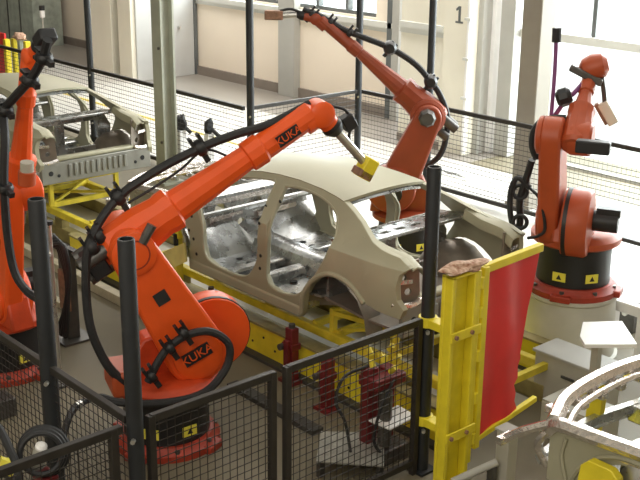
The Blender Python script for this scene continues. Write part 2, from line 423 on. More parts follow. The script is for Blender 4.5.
rdoor = [(.2, 1.545), (.35, 1.562), (.56, 1.56), (.78, 1.53), (.94, 1.48), (1.03, 1.41), (1.09, 1.32), (1.10, 1.24), (1.07, 1.15), (1.0, 1.04), (.89, .9), (.79, .79), (.68, .73), (.51, .705), (.37, .73), (.31, .82), (.32, 1.0), (.33, 1.16), (.26, 1.37)]
cuts = [((0, z, 0), (0, 1, 0)) for z in (.75, 1.0, 1.15, 1.27, 1.305, 1.38, 1.46, 1.54)]+[((x, 0, 0), (1, 0, 0)) for x in (-.5, 0, .5, 1.2, 1.4, 1.55, 1.68, 1.8, 1.88)]
def body_side(sg):
    def fn(x, z, d):
        return cw(x, sg*(HW-c_in(x, z)-d), z)
    return B().sheet(outer, [fdoor, rdoor], fn, .055, cuts)
def make_car():
    t = thing('car_body', CARO, 'bare grey steel car body in the middle of the line, under the orange arm', 'car', 'bare car bodies on the line')
    for sg in (-1, 1):
        o = body_side(sg).build('body_side', STEEL, t, bevel=.010, angle=28)
        # raised return flanges round the door openings and the wheel arch lip
        for nm_, loop in (('door_flange', fdoor), ('door_flange', rdoor)):
            P = [cw(x, sg*(HW-c_in(x, z)-.012), z) for x, z in loop+[loop[0]]]
            B().tube(P, .014, 6, 3).build(nm_, STEEL, o)
        P = [cw(x, sg*(HW+.005-c_in(x, z)), z) for x, z in [(1.56, .93), (1.50, .975), (1.42, 1.03), (1.32, 1.06), (1.22, 1.07), (1.12, 1.055), (1.01, 1.0), (.9, .905), (.82, .77), (.775, .6)]]
        B().tube(P, .022, 8, 4).build('arch_lip', STEEL, o)
        # sill
        B().box(-7.4-.86, -7.4+.77, CY0+sg*.77-.05, CY0+sg*.77+.03, .555, .66).build('sill', STEEL, t, bevel=.02)
        g = B()
        for x, z in [(-.83, .95), (-.76, .88), (-.78, 1.1), (.14, 1.38), (.2, 1.26), (.25, .98), (.24, .86), (.27, 1.44), (-.72, .74)]:
            c = cw(x, sg*(HW-c_in(x, z)+.002), z); g.cyl(c, c+V((0, sg*.004, 0)), .016, n=10)
        build_split(g, 'panel_hole', HOLE, o)
    # roof skin, crowned
    rl = [(-.52, 1.53), (-.38, 1.565), (-.15, 1.60), (.06, 1.615), (.34, 1.62), (.65, 1.607), (.84, 1.588), (.95, 1.572)]
    rows = []
    for i, (x, z) in enumerate(rl):
        yr = HW-c_in(x, z)+.005; row = []
        for k in range(-8, 9):
            s = k/8; bow = (1-s*s)
            dx = (-.16*bow if i == 0 else (.07*bow if i == len(rl)-1 else -.05*bow if i == 1 else 0))
            row.append(cw(x+dx, s*yr, z+.002+.055*bow))
        rows.append(row)
    B().grid(rows, (0, 0, -.025)).build('roof', STEEL, t, angle=50)
    # windscreen header, rear header, cowl, dash tube
    for nm_, i, x0 in (('roof_header', 0, .05), ('roof_header', 7, -.07)):
        B().tube([p+V((x0, 0, -.05)) for p in rows[i]], .035, 6, 1, False).build(nm_, STEELIN, t)
    fw = [(-.74, .62), (.74, .62), (.78, .9), (.72, 1.18), (-.72, 1.18), (-.78, .9)]
    def circ(u, v, r, n=10, sx=1.): return [(u+sx*r*math.cos(2*PI*k/n), v+r*math.sin(2*PI*k/n)) for k in range(n)]
    o = B().sheet(fw, [circ(-.35, 1.02, .075), circ(.05, 1.04, .05, 8, 2.6), circ(.42, 1.03, .06), circ(-.1, .86, .04), circ(-.55, .86, .035), circ(.3, .84, .05)],
                  lambda y, z, d: cw(-.97-d, y, z), .03).build('firewall', STEELIN, t)
    g = B()
    for y, z in [(-.5, 1.08), (-.2, 1.1), (-.42, .9), (-.25, .78), (.2, .93), (.55, .95), (.12, .76), (-.6, 1.0), (.5, .75)]:
        g.cyl(cw(-.97, y, z), cw(-.945, y, z), .028, .02, 10)
    build_split(g, 'stud', STEELIN, o)
    g = B().beam(cw(-.95, -.62, 1.13), cw(-.93, .62, 1.13), .05, .05); g.beam(cw(-.95, -.5, .95), cw(-.95, -.1, .98), .03, .05); g.beam(cw(-.95, .1, .9), cw(-.95, .6, .92), .03, .05)
    g.build('stiffener', BRIGHT, o)
    B().grid([[cw(-1.06, y, 1.14) for y in (-.7, -.35, 0, .35, .7)], [cw(-1.0, y, 1.23) for y in (-.7, -.35, 0, .35, .7)], [cw(-.9, y, 1.19) for y in (-.7, -.35, 0, .35, .7)]], (0, 0, -.03)).build('cowl', STEELIN, t)
    B().tube([cw(-.70, -.76, 1.1), cw(-.70, .76, 1.1)], .03, 8, 1, False).build('dash_tube', STEELIN, t)
    # floor, toe board, tunnel, cross members
    prof = [(-.78, .64), (-.5, .615), (-.17, .615), (-.12, .75), (-.07, .78), (.07, .78), (.12, .75), (.17, .615), (.5, .615), (.78, .64)]
    fl = B().grid([[cw(x, y, z+dz*(1 if z < .7 else .3)) for y, z in prof] for x, dz in ((-.97, .28), (-.72, .02), (-.3, 0), (.3, 0), (.72, .0), (.80, .16), (1.0, .18))], (0, 0, -.02)).build('floor_pan', STEELIN, t)
    g = B()
    for x in (-.25, .05, .72):
        for s in (-1, 1): g.box(-7.4+x-.06, -7.4+x+.06, CY0+min(s*.16, s*.78), CY0+max(s*.16, s*.78), .61, .70)
    build_split(g, 'cross_member', STEELIN, t, bevel=.02)
    g = B()
    for x in (-.6, -.45, -.1, .2, .45, .6):
        for y in (-.62, -.4, .4, .62): g.cyl(cw(x, y, .60), cw(x, y, .632), .035, n=10)
    build_split(g, 'floor_plug', HOLE, fl)
    # rear bulkhead with two openings, parcel shelf with a row of holes
    bh = [(-.72, .76), (.72, .76), (.72, 1.1), (.60, 1.30), (-.60, 1.30), (-.72, 1.1)]
    B().sheet(bh, [[(-.55, .86), (-.06, .86), (-.06, 1.18), (-.5, 1.18)], [(.06, .86), (.55, .86), (.5, 1.18), (.06, 1.18)]], lambda y, z, d: cw(1.0+d, y, z), .03).build('rear_bulkhead', STEELIN, t)
    hol = [[(x, y-.05), (x+.07, y-.05), (x+.07, y+.05), (x, y+.05)] for x in (1.18,) for y in (-.45, -.27, -.09, .09, .27, .45)]
    hol += [[(1.04, y-.02), (1.09, y-.02), (1.09, y+.02), (1.04, y+.02)] for y in (-.36, -.18, 0, .18, .36)]
    B().sheet([(.97, -.66), (1.36, -.68), (1.36, .68), (.97, .66)], hol, lambda x, y, d: cw(x, y, 1.29+.05*(x-.97)/.4-d), .03).build('parcel_shelf', STEELIN, t, bevel=.006)
    # boot: floor, wheel houses, gutters, rear panel, lamp pockets
    B().grid([[cw(x, y, z) for y in (-.74, -.4, 0, .4, .74)] for x, z in ((1.0, .8), (1.25, .78), (1.5, .76), (1.86, .77))], (0, 0, -.02)).build('boot_floor', PRIMER, t)
    for s in (-1, 1):
        rws = []
        for k in range(9):
            a = PI*k/8; r = .40
            rws.append([cw(1.16-r*math.cos(a), s*.79, .62+r*math.sin(a)*1.02), cw(1.16-r*.97*math.cos(a), s*.60, .62+r*math.sin(a)), cw(1.16-r*.75*math.cos(a), s*.50, .62+r*.8*math.sin(a)), cw(1.16, s*.47, .66)])
        B().grid(rws).build('wheel_house', PRIMER, t, angle=60)
        B().grid([[cw(x, s*y, z) for y, z in ((ya, za), ((ya+yb_)/2, za+.012), (yb_, za-.005), (yb_-.02, za-.07))] for x, za, ya, yb_ in ((1.36, 1.40, .655, .57), (1.55, 1.355, .67, .56), (1.8, 1.335, .665, .55), (1.92, 1.27, .66, .55))], (0, 0, -.015)).build('boot_gutter', STEEL, t)
        # lamp pocket
        yo = HW-c_in(1.87, 1.1)
        op = [(.56, 1.06), (.70, 1.05), (.71, 1.15), (.69, 1.22), (.58, 1.24)]
        o = B().sheet([(.50, .96), (yo-.01, .96), (yo-.01, 1.15), (yo-.05, 1.27), (.52, 1.31)], [[(u, v) for u, v in circ(.66, 1.17, .045, 8)], circ(.60, 1.05, .03, 8)], lambda y, z, d: cw(1.86-.10*max(0, (y-.5))/.27-d, s*y, z), .02).build('lamp_pocket', PRIMER, t)
        B().tube([cw(1.90, s*.52, .985), cw(1.90, s*.62, .965), cw(1.87, s*(yo-.06), .965), cw(1.82, s*yo, .99)], .026, 6).build('pocket_lip', BRIGHT, o)
        B().beam(cw(1.865, s*.60, 1.15), cw(1.84, s*.73, 1.16), .015, .035).build('bracket', BRIGHT, o)
    rp = B(); rp.box(-7.4+1.86, -7.4+1.91, CY0-.74, CY0+.74, .71, .96)
    rb = rp.build('rear_panel', REARM, t, bevel=.01)
    B().box(-7.4+1.80, -7.4+1.90, CY0-.52, CY0+.52, .96, 1.01).build('boot_sill', STEEL, t, bevel=.02)
    g = B()
    for k in range(-5, 6): g.box(-7.4+1.91, -7.4+1.925, CY0+k*.075-.02, CY0+k*.075+.02, .77, .92)
    build_split(g, 'panel_rib', REARM, rb, bevel=.006)
    g = B()
    for s in (-1, 1):
        g.cyl(cw(1.908, s*.62, .84), cw(1.914, s*.62, .84), .03, n=10); g.cyl(cw(1.908, s*.52, .80), cw(1.914, s*.52, .80), .02, n=10)
    build_split(g, 'panel_hole', HOLE, rb)
    # front end: aprons, strut towers, rails, radiator support
    for s in (-1, 1):
        ap = [(-2.12, .70), (-2.12, 1.05), (-2.0, 1.08), (-1.03, 1.15), (-.98, .75), (-1.12, .66)]+[(-1.52+.36*math.cos(a), .66+.36*math.sin(a)) for a in [PI*k/10 for k in range(1, 10)]]+[(-1.9, .66)]
        o = B().sheet(ap, [[(-1.35, 1.035), (-1.18, 1.05), (-1.18, 1.075), (-1.35, 1.06)], [(-1.62, 1.045), (-1.45, 1.05), (-1.45, 1.075), (-1.62, 1.07)]], lambda x, z, d: cw(x, s*(.66-d), z), .03).build('apron', STEEL, t)
        B().tube([cw(-.98, s*.72, 1.17), cw(-1.4, s*.71, 1.16), cw(-1.8, s*.69, 1.12), cw(-2.05, s*.67, 1.09), cw(-2.13, s*.65, 1.02)], .045, 6, 4).build('apron_rail', BRIGHT, o)
        B().tube([cw(-1.52+.43*math.cos(a), s*.668, .68+.38*math.sin(a)) for a in [PI*k/10 for k in range(11)]], .016, 6, 3).build('arch_bead', STEEL, o)
        for x in (-1.26, -1.54): B().beam(cw(x-.09, s*.667, 1.035), cw(x+.09, s*.667, 1.045), .012, .014).build('slot_lip', BRIGHT, o)
        B().tube([cw(-2.0, s*.668, 1.02), cw(-2.02, s*.668, .9), cw(-1.98, s*.668, .76)], .014, 6, 3).build('apron_bead', STEEL, o)
        g = B().tube([cw(-1.0, s*.645, 1.10), cw(-1.4, s*.64, 1.09), cw(-1.8, s*.625, 1.05), cw(-2.08, s*.61, 1.02)], .02, 6, 4)
        g.build('rail_flange', BRIGHT, o)
        for x in (-1.15, -1.38, -1.72, -1.95): B().box(-7.4+x-.05, -7.4+x+.05, CY0+min(s*.54, s*.63), CY0+max(s*.54, s*.63), 1.06, 1.085).build('rail_tab', BRIGHT, o, bevel=.006)
        B().lathe(cw(-1.52, s*.50, .72), (0, 0, 1), [(0, .19), (.33, .17), (.37, .14), (.37, .09), (.34, .085)], 18).build('strut_tower', STEELIN, t)
        B().ring(cw(-1.52, s*.50, 1.095), (0, 0, 1), .085, .015, 16, 6).build('tower_ring', BRIGHT, t)
        B().beam(cw(-2.25, s*.43, .74), cw(-.98, s*.43, .72), .08, .12).build('front_rail', STEELIN, t, bevel=.01)
        g = B().tube([cw(-2.12, s*.64, 1.03), cw(-2.2, s*.66, .9), cw(-2.15, s*.62, .76)], .028, 6)
        g.tube([cw(-2.1, s*.66, 1.08), cw(-2.28, s*.69, .97), cw(-2.42, s*.70, .86)], .03, 6); g.beam(cw(-2.42, s*.64, .86), cw(-2.42, s*.76, .86), .04, .05)
        g.build('lamp_bracket', BRIGHT, o)
        wl = [[cw(-1.52-.36*math.cos(PI*k/8), s*y, .66+.36*math.sin(PI*k/8)) for y in (.64, .52, .42)] for k in range(9)]
        B().grid(wl).build('wheel_house', STEEL, t, angle=60)
    rs = [cw(-2.10, -.66, 1.09), cw(-2.2, -.4, 1.12), cw(-2.23, 0, 1.13), cw(-2.2, .4, 1.12), cw(-2.10, .66, 1.09)]
    o = B().tube(rs, .05, 6, 5).build('radiator_support', BRIGHT, t)
    B().tube([p+V((.09, 0, -.03)) for p in rs], .022, 6, 5).build('support_flange', BRIGHT, o)
    g = B()
    for y in (-.5, -.3, -.1, .1, .3, .5): g.box(-7.4-2.27, -7.4-2.12, CY0+y-.03, CY0+y+.03, 1.04, 1.09)
    build_split(g, 'support_bracket', BRIGHT, o, bevel=.008)
    B().tube([cw(-2.22, -.58, .76), cw(-2.30, 0, .76), cw(-2.22, .58, .76)], .05, 6, 5).build('bumper_beam', STEELIN, t)
    return t
CAR = make_car()
dL, dR = V((-5.78, 0, 0)), V((6.05, -.9, 0))
clone(CAR, CARO+dL, 'bare grey steel car body at the upper left, its open boot facing us')
clone(CAR, CARO+dR, 'bright steel car front end at the bottom right corner, engine bay open')

# yellow skid under each body
def make_skid():
    t = thing('skid_frame', CARO, 'yellow skid frame carrying the middle car body', 'frame', 'yellow skid frames under the car bodies')
    zt = .34
    for s in (-1, 1):
        B().beam(cw(-2.1, s*.46, .30), cw(2.55, s*.46, .30), .075, .08).build('long_rail', SKIDY, t, bevel=.006)
    for x in (-1.9, -.9, -.1, .55, .85, 1.5, 2.45):
        B().beam(cw(x, -.45, .335), cw(x, .45, .335), .05, .06).build('cross_bar', SKIDY, t)
    for x, h in ((-.9, .55), (-.1, .55), (.8, .56), (1.55, .66)):
        for s in (-1, 1): B().beam(cw(x, s*.45, .34), cw(x, s*.45, h), .05, .05).build('upright', SKIDY, t)
    for x, h in ((.8, .53), (1.55, .62)):
        B().beam(cw(x, -.45, h), cw(x, .45, h), .045, .045).build('top_bar', SKIDY, t)
    for s in (-1, 1): B().beam(cw(.8, s*.45, .52), cw(1.55, s*.45, .6), .04, .04).build('side_bar', SKIDY, t)
    for s in (-1, 1): B().beam(cw(.85, -s*.4, .36), cw(1.5, s*.4, .36), .04, .03).build('brace', SKIDY, t)
    for s in (-1, 1):
        for x in (-1.5, 1.8): B().box(-7.4+x-.08, -7.4+x+.08, CY0+s*.46-.05, CY0+s*.46+.05, .1501, .26).build('skid_foot', OLIVE, t)
    return t
SK = make_skid()
clone(SK, CARO+dL, 'yellow skid frame carrying the left car body, sticking out behind its boot')
clone(SK, CARO+V((6.05, -.9, 0)), 'yellow skid frame under the bright car front at the bottom right')

# conveyor bed: yellow side beams, roller rails, beige floor rails
def ybeam(x0, x1, y, label):
    t = thing('conveyor_beam', ((x0+x1)/2, y, 0), label, 'beam')
    B().box(x0, x1, y-.04, y+.04, .0, .30).build('web', YELLOW, t, bevel=.005)
    B().box(x0, x1, y-.06, y+.06, .30, .32).build('top_flange', OLIVE, t)
    B().box(x0, x1, y-.12, y-.04, 0, .03).build('bottom_flange', DUCT, t)
    g = B(); n = int((x1-x0)/.16)
    for k in range(n):
        x = x0+.1+k*.16; z = .2 if k % 2 else .12; g.cyl((x, y-.041, z), (x, y-.046, z), .012, n=8)
    g.build('bolt_hole', HOLE, t)
ybeam(-10.6, -4.9, 5.76, 'long bright yellow conveyor beam nearest us, with bolt holes, behind the mesh fence')
ybeam(-10.6, -4.95, 7.36, 'long yellow conveyor beam on the far side under the middle car body')
def rail(x0, x1, y, z0, z1, w, m, label, nm_='conveyor_rail'):
    t = B().box(x0, x1, y-w/2, y+w/2, z0, z1).build(nm_, m, loc=((x0+x1)/2, y, z0), bevel=.006); tag(t, label, 'rail'); return t
rail(-17, -4.95, 6.06, 0, .15, .12, OLIVE, 'worn olive roller rail under the near side of the car bodies')
rail(-17, -4.95, 6.98, 0, .15, .12, OLIVE, 'worn olive roller rail under the far side of the car bodies')
rail(-17, -8.6, 5.45, 0, .10, .10, BEIGE, 'beige floor rail behind the hoses of the left-hand robot')
rail(-17, -9.2, 4.95, 0, .06, .08, BEIGE, 'low beige floor rail nearest the left-hand robot')

# ================================================================== ROBOTS
def hull2(c1, r1, c2, r2, n=14):
    a = math.atan2(c2[1]-c1[1], c2[0]-c1[0]); L = math.hypot(c2[0]-c1[0], c2[1]-c1[1])
    b = math.acos(max(-1, min(1, (r1-r2)/L))); P = []
    for k in range(n+1):
        w = a+b+(2*PI-2*b)*k/n; P.append((c1[0]+r1*math.cos(w), c1[1]+r1*math.sin(w)))
    for k in range(n+1):
        w = a-b+2*b*k/n; P.append((c2[0]+r2*math.cos(w), c2[1]+r2*math.sin(w)))
    return P
class Robot:
    def __init__(s, label, base, z0, deg, rs, zs, elbow, wrist, hand, paint, s_link=(.05, .23), hr=.30, k=1., k2=1., hoff=.04, hlat=0., motors=True, mlen=.29, lr=1.):
        s.b = V((*base, 0)); s.z0 = z0; a = math.radians(deg); s.paint = paint
        s.d = V((math.cos(a), math.sin(a), 0)); s.n = V((-s.d.y, s.d.x, 0))
        t = s.t = thing('industrial_robot', (*base, z0), label, 'robot')
        P = s.P
        s.rs, s.zs = rs, zs
        lm = -(s_link[0]+s_link[1])/2
        E3 = s.at(*elbow, lm); s.er, s.ez = (E3-s.b).dot(s.d), E3.z
        W3 = s.W = s.at(*wrist, 0.); E0 = s.E = P(s.er, 0, s.ez)
        c = P(0, 0, z0)
        o = B().lathe(c, zz, [(0, .41), (.05, .41), (.07, .38), (.10, .36)], 28).build('base_flange', DULLR, t)
        g = B(); lug = B()
        for j in range(8):
            w = 2*PI*(j+.5)/8; e = V((math.cos(w), math.sin(w), 0))
            g.cyl(c+e*.375+zz*.05, c+e*.375+zz*.085, .022, n=8)
            if j % 2 == 0: lug.obox(c+e*.40+zz*.03, e, zz.cross(e), zz, .05, .09, .03)
        build_split(g, 'flange_bolt', GUN, o); build_split(lug, 'flange_lug', DULLR, o, bevel=.01)
        o = B().lathe(c, zz, [(.09, .33), (.40, .325), (.46, .34)], 32).build('base_drum', BLACK, t)
        for da in (-8, 42):
            w = math.atan2(-s.b.y, -s.b.x)+math.radians(da-12); e = V((math.cos(w), math.sin(w), 0)); tt = zz.cross(e)
            q = c+e*.335+zz*(.20)
            lb = B().obox(q, tt, zz, e, .06, .04, .004).build('warning_label', LABELY, o)
            B().add([q+e*.006+tt*-.025+zz*-.022, q+e*.006+tt*.025+zz*-.022, q+e*.006+zz*.026], [(0, 1, 2)]).build('warning_triangle', BLACK, lb)
        B().lathe(c, zz, [(.46, .37), (.48, .40), (.53, .40), (.56, .36), (.58, .33)], 32).build('turntable', DULLO if paint is ORANGE else paint, t)
        # shoulder castings
        kc = B().prism([(-.30, z0+.56), (rs+.28, z0+.56), (rs+.20, zs+.05), (rs, zs+.18), (-.16, zs+.10), (-.30, z0+.66)], lambda u, v, w: P(u, w+hlat*.6, v), -.04, .16)
        kc.build('shoulder_column', DULLO if paint is ORANGE else paint, t, bevel=.02)
        hc = P(rs+.04, 0, zs)
        B().lathe(P(rs+hoff, .10+hlat, zs), s.n, [(0, hr*.97), (.03, hr), (.19, hr), (.22, hr*.93), (.24, hr*.6)], 32).build('shoulder_housing', paint, t)
        g = B().lathe(P(rs+hoff, .115+hlat, zs), s.n, [(0, hr*1.01), (.035, hr*1.01)], 32); g.build('housing_seal', BLACK, t)
        m = B().cyl(P(rs+hoff-.02, .33+hlat, zs+.03), P(rs+hoff-.02, .33+hlat+mlen, zs+.03), .09, n=16); m.obox(P(rs+hoff-.02, .33+hlat+mlen*.6, zs+.12), s.d, s.n, zz, .05, .1, .035)
        m.build('shoulder_motor', BLACK, t)
        # link arm
        lk = hull2((rs, zs), .235*lr, (s.er, s.ez), .165*lr)
        la = B().prism(lk, lambda u, v, w: P(u, -w, v), s_link[0], s_link[1]).build('link_arm', paint, t, bevel=.025)
        B().lathe(P(s.er, -s_link[1]+.01, s.ez), -s.n, [(0, .165*lr), (.035, .16*lr), (.05, .13*lr), (.055, .06)], 28).build('elbow_boss', paint, la)
        B().ring(P(s.er, -s_link[1]-.035, s.ez), s.n, .105*lr, .010, 28, 6).build('boss_ring', DULLR, la)
        B().lathe(P(rs, -s_link[1]+.01, zs), -s.n, [(0, .19*lr), (.03, .185*lr), (.045, .14*lr)], 28).build('shoulder_boss', paint, la)
        L = V((s.er-rs, 0, s.ez-zs)); ll = L.length; ux = (s.d*L.x+zz*L.z)/ll; uy = (s.n*-1).cross(ux) 
        s.link_x, s.link_y = ux, uy
        q = P(rs+(s.er-rs)*.58, -s_link[1]-.003, zs+(s.ez-zs)*.58)
        B().obox(q, ux, uy, s.n, .05, .05, .004).build('service_plate', HOLE, la)
        s.la = la; s.s_link = s_link
        # elbow housing and upper arm
        u = s.u = (W3-E0).normalized(); v = s.v = s.n.cross(u); 
        if v.z < 0: v = s.v = -v
        Lw = (W3-E0).length; s.Lw = Lw
        B().lathe(E0-s.n*.05, s.n, [(0, .19*k), (.02, .205*k), (.24*k, .205*k), (.27*k, .17*k)], 28).build('elbow_housing', paint, t)
        ua = B()
        ua.lathe(E0-u*.16*k+v*.03*k, u, [(0, .15*k), (.05*k, .18*k), (.30*k, .18*k), (.48*k, .155*k), (.52*k, .165*k), (.58*k, .165*k), (.60*k, .125*max(k*.9, k2)), (Lw*.66+.1, .095*k2), (Lw*.66+.11, .118*k2), (Lw*.70+.16, .122*k2), (Lw*.70+.18, .105*k2), (Lw+.10, .10*k2), (Lw+.13, .07*k2)], 12)
        s.ua = ua.build('upper_arm', paint, t, angle=28)
        g = B(); hp = E0-u*.16*k+v*.03*k
        for a_, b_ in ((-.09, .06), (.09, .06), (0, -.09)):
            q = hp+s.n*a_*k+v*b_*k
            if motors: g.cyl(q+u*.02, q-u*.20*k, .055*k, n=12)
        build_split(g, 'wrist_motor', GUN, t)
        # wrist
        H3 = s.H = s.at(*hand, 0.); hv = s.hv = (H3-W3).normalized()
        B().lathe(W3-s.n*.10*k2, s.n, [(0, .07*k2), (.02*k2, .10*k2), (.18*k2, .10*k2), (.20*k2, .07*k2)], 20).cyl(W3-u*.14, W3, .098*k2, n=14).build('wrist_joint', paint, t)
        B().cyl(W3, W3+hv*.14, .085*k2, .075*k2, 16).build('wrist_hand', paint, t)
        B().lathe(W3+hv*.13, hv, [(0, .08*k2), (.03, .085*k2), (.06, .07*k2), (.09, .05*k2)], 16).build('tool_flange', BLACK, t)
    def P(s, r, lat, z): return s.b+s.d*r+s.n*lat+V((0, 0, z))
    def at(s, px, py, lat=0.):
        r = ray(px, py); o = s.b+s.n*lat; return EYE+r*((o-EYE).dot(s.n)/r.dot(s.n))
    def hose(s, pts, r=.03, m=None, name='hose'):
        return B().tube([s.at(*p) for p in pts], r, 8, 5).build(name, m or RUBBER, s.t)
    def clamp(s, p, w=.07):
        c = s.at(*p); b = B(); b.lathe(c-s.u*w/2, s.u, [(0, w*.75), (w*.3, w*.95), (w*.7, w*.95), (w, w*.75)], 10)
        for k in (-1, 1): b.obox(c+s.v*w*.9+s.u*k*w*.5, s.u, s.v, s.n, .012, .04, .03)
        b.obox(c-s.v*w*1.0, s.u, s.v, s.n, .02, .05, .02)
        return b.build('hose_clamp', BLACK, s.t)

# ---- centre robot
R1 = Robot('bright orange robot arm reaching across the roof of the middle car body', (-6.47, 4.22), 0., 70, .20, .76, (131, 250), (319, 113), (346, 141), ORANGE, hoff=.22)
q = R1.P(R1.rs+(R1.er-R1.rs)*.10, -R1.s_link[1]-.062, R1.zs+(R1.ez-R1.zs)*.10)
nx = -R1.n
def logo(R, q, ax, ay, w, h, parent):
    pl_ = B().obox(q, ax, ay, ax.cross(ay), w/2, h/2, .006).build('nameplate', BLACK, parent)
    text_mesh('lettering', 'KUKA', h*.95, R.paint, q+ax.cross(ay)*.009, ax, ay, pl_, .002)
c0 = V((R1.d.x*.9, R1.d.y*.9, .42)).normalized(); c1 = nx.cross(c0)*-1
ax_, ay_ = c0, nx.cross(c0)
if ay_.z < 0: ay_ = -ay_
if ax_.cross(ay_).dot(nx) < 0: ax_ = -ax_
logo(R1, R1.P(R1.rs-.02, -R1.s_link[1]-.05, R1.zs+.03), ax_, ay_, .22, .10, R1.la)
ax_, ay_ = R1.u, R1.v
if ax_.cross(ay_).dot(nx) < 0: ax_ = -ax_
logo(R1, R1.E+R1.u*(R1.Lw*.82)+R1.v*.03-R1.n*.106, ax_, ay_, .19, .085, R1.ua)
W = R1.W+R1.hv*.2; T = R1.at(366, 164); tv = (T-W).normalized()
B().cyl(W, T, .034, n=12).build('tool_tube', SILVER, R1.t)
pv = (tv+R1.n*.1).normalized(); a_, b_, _ = frame_of(pv)
g = B().obox(T+V((0, 0, -.03)), R1.d*.86-zz*.5, -R1.n, (R1.d*.5+zz*.86), .055, .075, .085); g.build('gripper_pad', YELLOW, R1.t, bevel=.012)
B().obox(T-R1.d*.03+V((0, 0, -.07)), R1.d*.86-zz*.5, -R1.n, (R1.d*.5+zz*.86), .06, .075, .03).build('pad_holder', BROWN, R1.t, bevel=.006)
R1.hose([(332, 106, .05), (345, 110, .08), (352, 122, .08), (349, 138, .05), (356, 152, .03), (364, 160, .02)], .012)
c = R1.at(348, 122, .08); B().obox(c, R1.u, R1.v, R1.n, .05, .06, .05).build('valve_block', BLACK, R1.t, bevel=.01)
R1.hose([(310, 104, .02), (270, 124, .02), (237, 134, .02), (205, 146, .02), (170, 163, .02), (140, 181, .03), (122, 194, .03), (106, 212, -.02), (94, 232, -.08), (87, 252, -.12), (86, 290, -.14), (90, 325, -.16), (100, 352, -.18), (113, 372, -.2), (135, 390, -.2)], .034)
R1.hose([(232, 158, .03), (205, 150, .05), (180, 170, .05), (150, 190, .05), (128, 203, .05)], .010)
for p in ((200, 148, .03), (118, 197, .03), (99, 236, -.06), (92, 247, -.1)): R1.clamp(p)
R1.hose([(96, 397, -.34), (125, 403, -.40), (170, 402, -.44), (205, 392, -.42), (226, 368, -.36), (229, 345, -.34), (212, 332, -.33), (190, 334, -.33), (170, 346, -.33), (158, 362, -.33), (148, 382, -.33)], .030)
for p in ((170, 348, -.33), (152, 376, -.33), (184, 333, -.33)): R1.clamp(p, .055)
B().obox(R1.at(95, 262, -.02), R1.u, R1.v, R1.n, .07, .10, .10).build('cable_box', BLACK, R1.t, bevel=.01)
B().obox(R1.P(-.34, -.05, .60), R1.d, R1.n, zz, .10, .18, .10).build('connector_box', DIMRED, R1.t, bevel=.03)
B().cyl(R1.at(142, 243, -.26), R1.at(152, 225, -.26), .035, n=10).build('balance_pin', GUN, R1.t)

# ---- far robot
R2 = Robot('backlit dull red robot behind the middle car body, its arm stretched up to the left', (-8.3, 8.75), 0., 225, .15, .86, (428, 118), (316, 19), (300, 15), DIMRED2, (-.30, -.12), .27, k=.95, k2=.62, lr=.9)
W = R2.W+R2.hv*.2; T = R2.at(280, 15.5)
B().cyl(W, T, .035, n=10).build('tool_tube', SILVER, R2.t)
B().obox(R2.at(274, 15), R2.d, R2.n, zz, .10, .05, .05).build('gripper_pad', BROWN, R2.t, bevel=.01)
R2.hose([(280, 11, .02), (290, 9, .02), (300, 12, .02), (310, 16, .02)], .015)
R2.hose([(303, 9, .0), (322, 17, 0), (345, 30, 0), (365, 38, 0), (390, 48, 0), (415, 64, 0), (431, 82, 0), (440, 95, 0), (447, 115, 0), (446, 138, -.03), (440, 155, -.05), (428, 165, -.08), (415, 168, -.1)], .034)
for p in ((312, 14, 0), (330, 22, 0), (350, 33, 0), (390, 49, 0), (431, 82, 0)): R2.clamp(p, .055)
B().lathe(R2.at(390, 49, .10), -R2.n, [(0, .05), (.04, .075), (.16, .075), (.2, .05)], 12).build('hose_guide', BLACK, R2.t)
B().lathe(R2.at(431, 83, .10), -R2.n, [(0, .05), (.04, .075), (.16, .075), (.2, .05)], 12).build('hose_guide', BLACK, R2.t)
B().lathe(R2.at(427, 117, .29), R2.n, [(0, .095), (.10, .095), (.13, .07)], 8).build('elbow_motor', GUN, R2.t)

# ---- right robot on a grey pedestal
pz = .60
pd = B().lathe((-5.5, 8.0, 0), zz, [(0, .46), (.02, .46), (.03, .43), (pz-.05, .40), (pz-.03, .42), (pz, .42)], 40).build('robot_pedestal', PEDM, loc=(-5.5, 8.0, 0))
tag(pd, 'round pale grey pedestal under the right-hand robot', 'pedestal')
R3 = Robot('backlit dull red robot on the pale round pedestal, in front of the bright gate', (-5.5, 8.0), pz+.001, 297, .22, pz+.70, (553, 136), (591, 72), (594, 78), DIMRED, (.10, .28), .30, k=.70, k2=.58, hlat=-.17, motors=False, mlen=.22)
R3C = V((-R3.b.x, -R3.b.y, 0)).normalized()          # from the robot towards where we stand
def r3(px, py, off=0.):
    o = R3.b+R3C*off; r = ray(px, py); return EYE+r*((o-EYE).dot(R3C)/r.dot(R3C))
R3S = V((-R3C.y, R3C.x, 0))                            # sideways
def hose3(pts, r, m=RUBBER, name='hose'): return B().tube([r3(*p) for p in pts], r, 8, 5).build(name, m, R3.t)
c = r3(596, 69); B().lathe(c-R3S*.13+V((0, 0, -.02)), R3S+V((0, 0, .3)), [(0, .05), (.03, .09), (.11, .115), (.20, .10), (.24, .05)], 18).build('wrist_head', DIMRED, R3.t)
a_ = (r3(600, 82)-r3(573, 68)).normalized(); B().obox(r3(586, 75, .06), a_, R3C, a_.cross(R3C), .15, .05, .03).build('tool_plate', GUN, R3.t, bevel=.012)
B().tube([r3(602, 78, .03), r3(604, 92, .03), r3(605, 106, .03)], .022, 8, 3).build('tool_tube', GUN, R3.t)
a_ = (r3(613, 122)-r3(603, 104)).normalized(); B().obox(r3(608, 113, .03), a_, R3C, a_.cross(R3C), .105, .05, .045).build('gripper_pad', CREAM2, R3.t, bevel=.01)
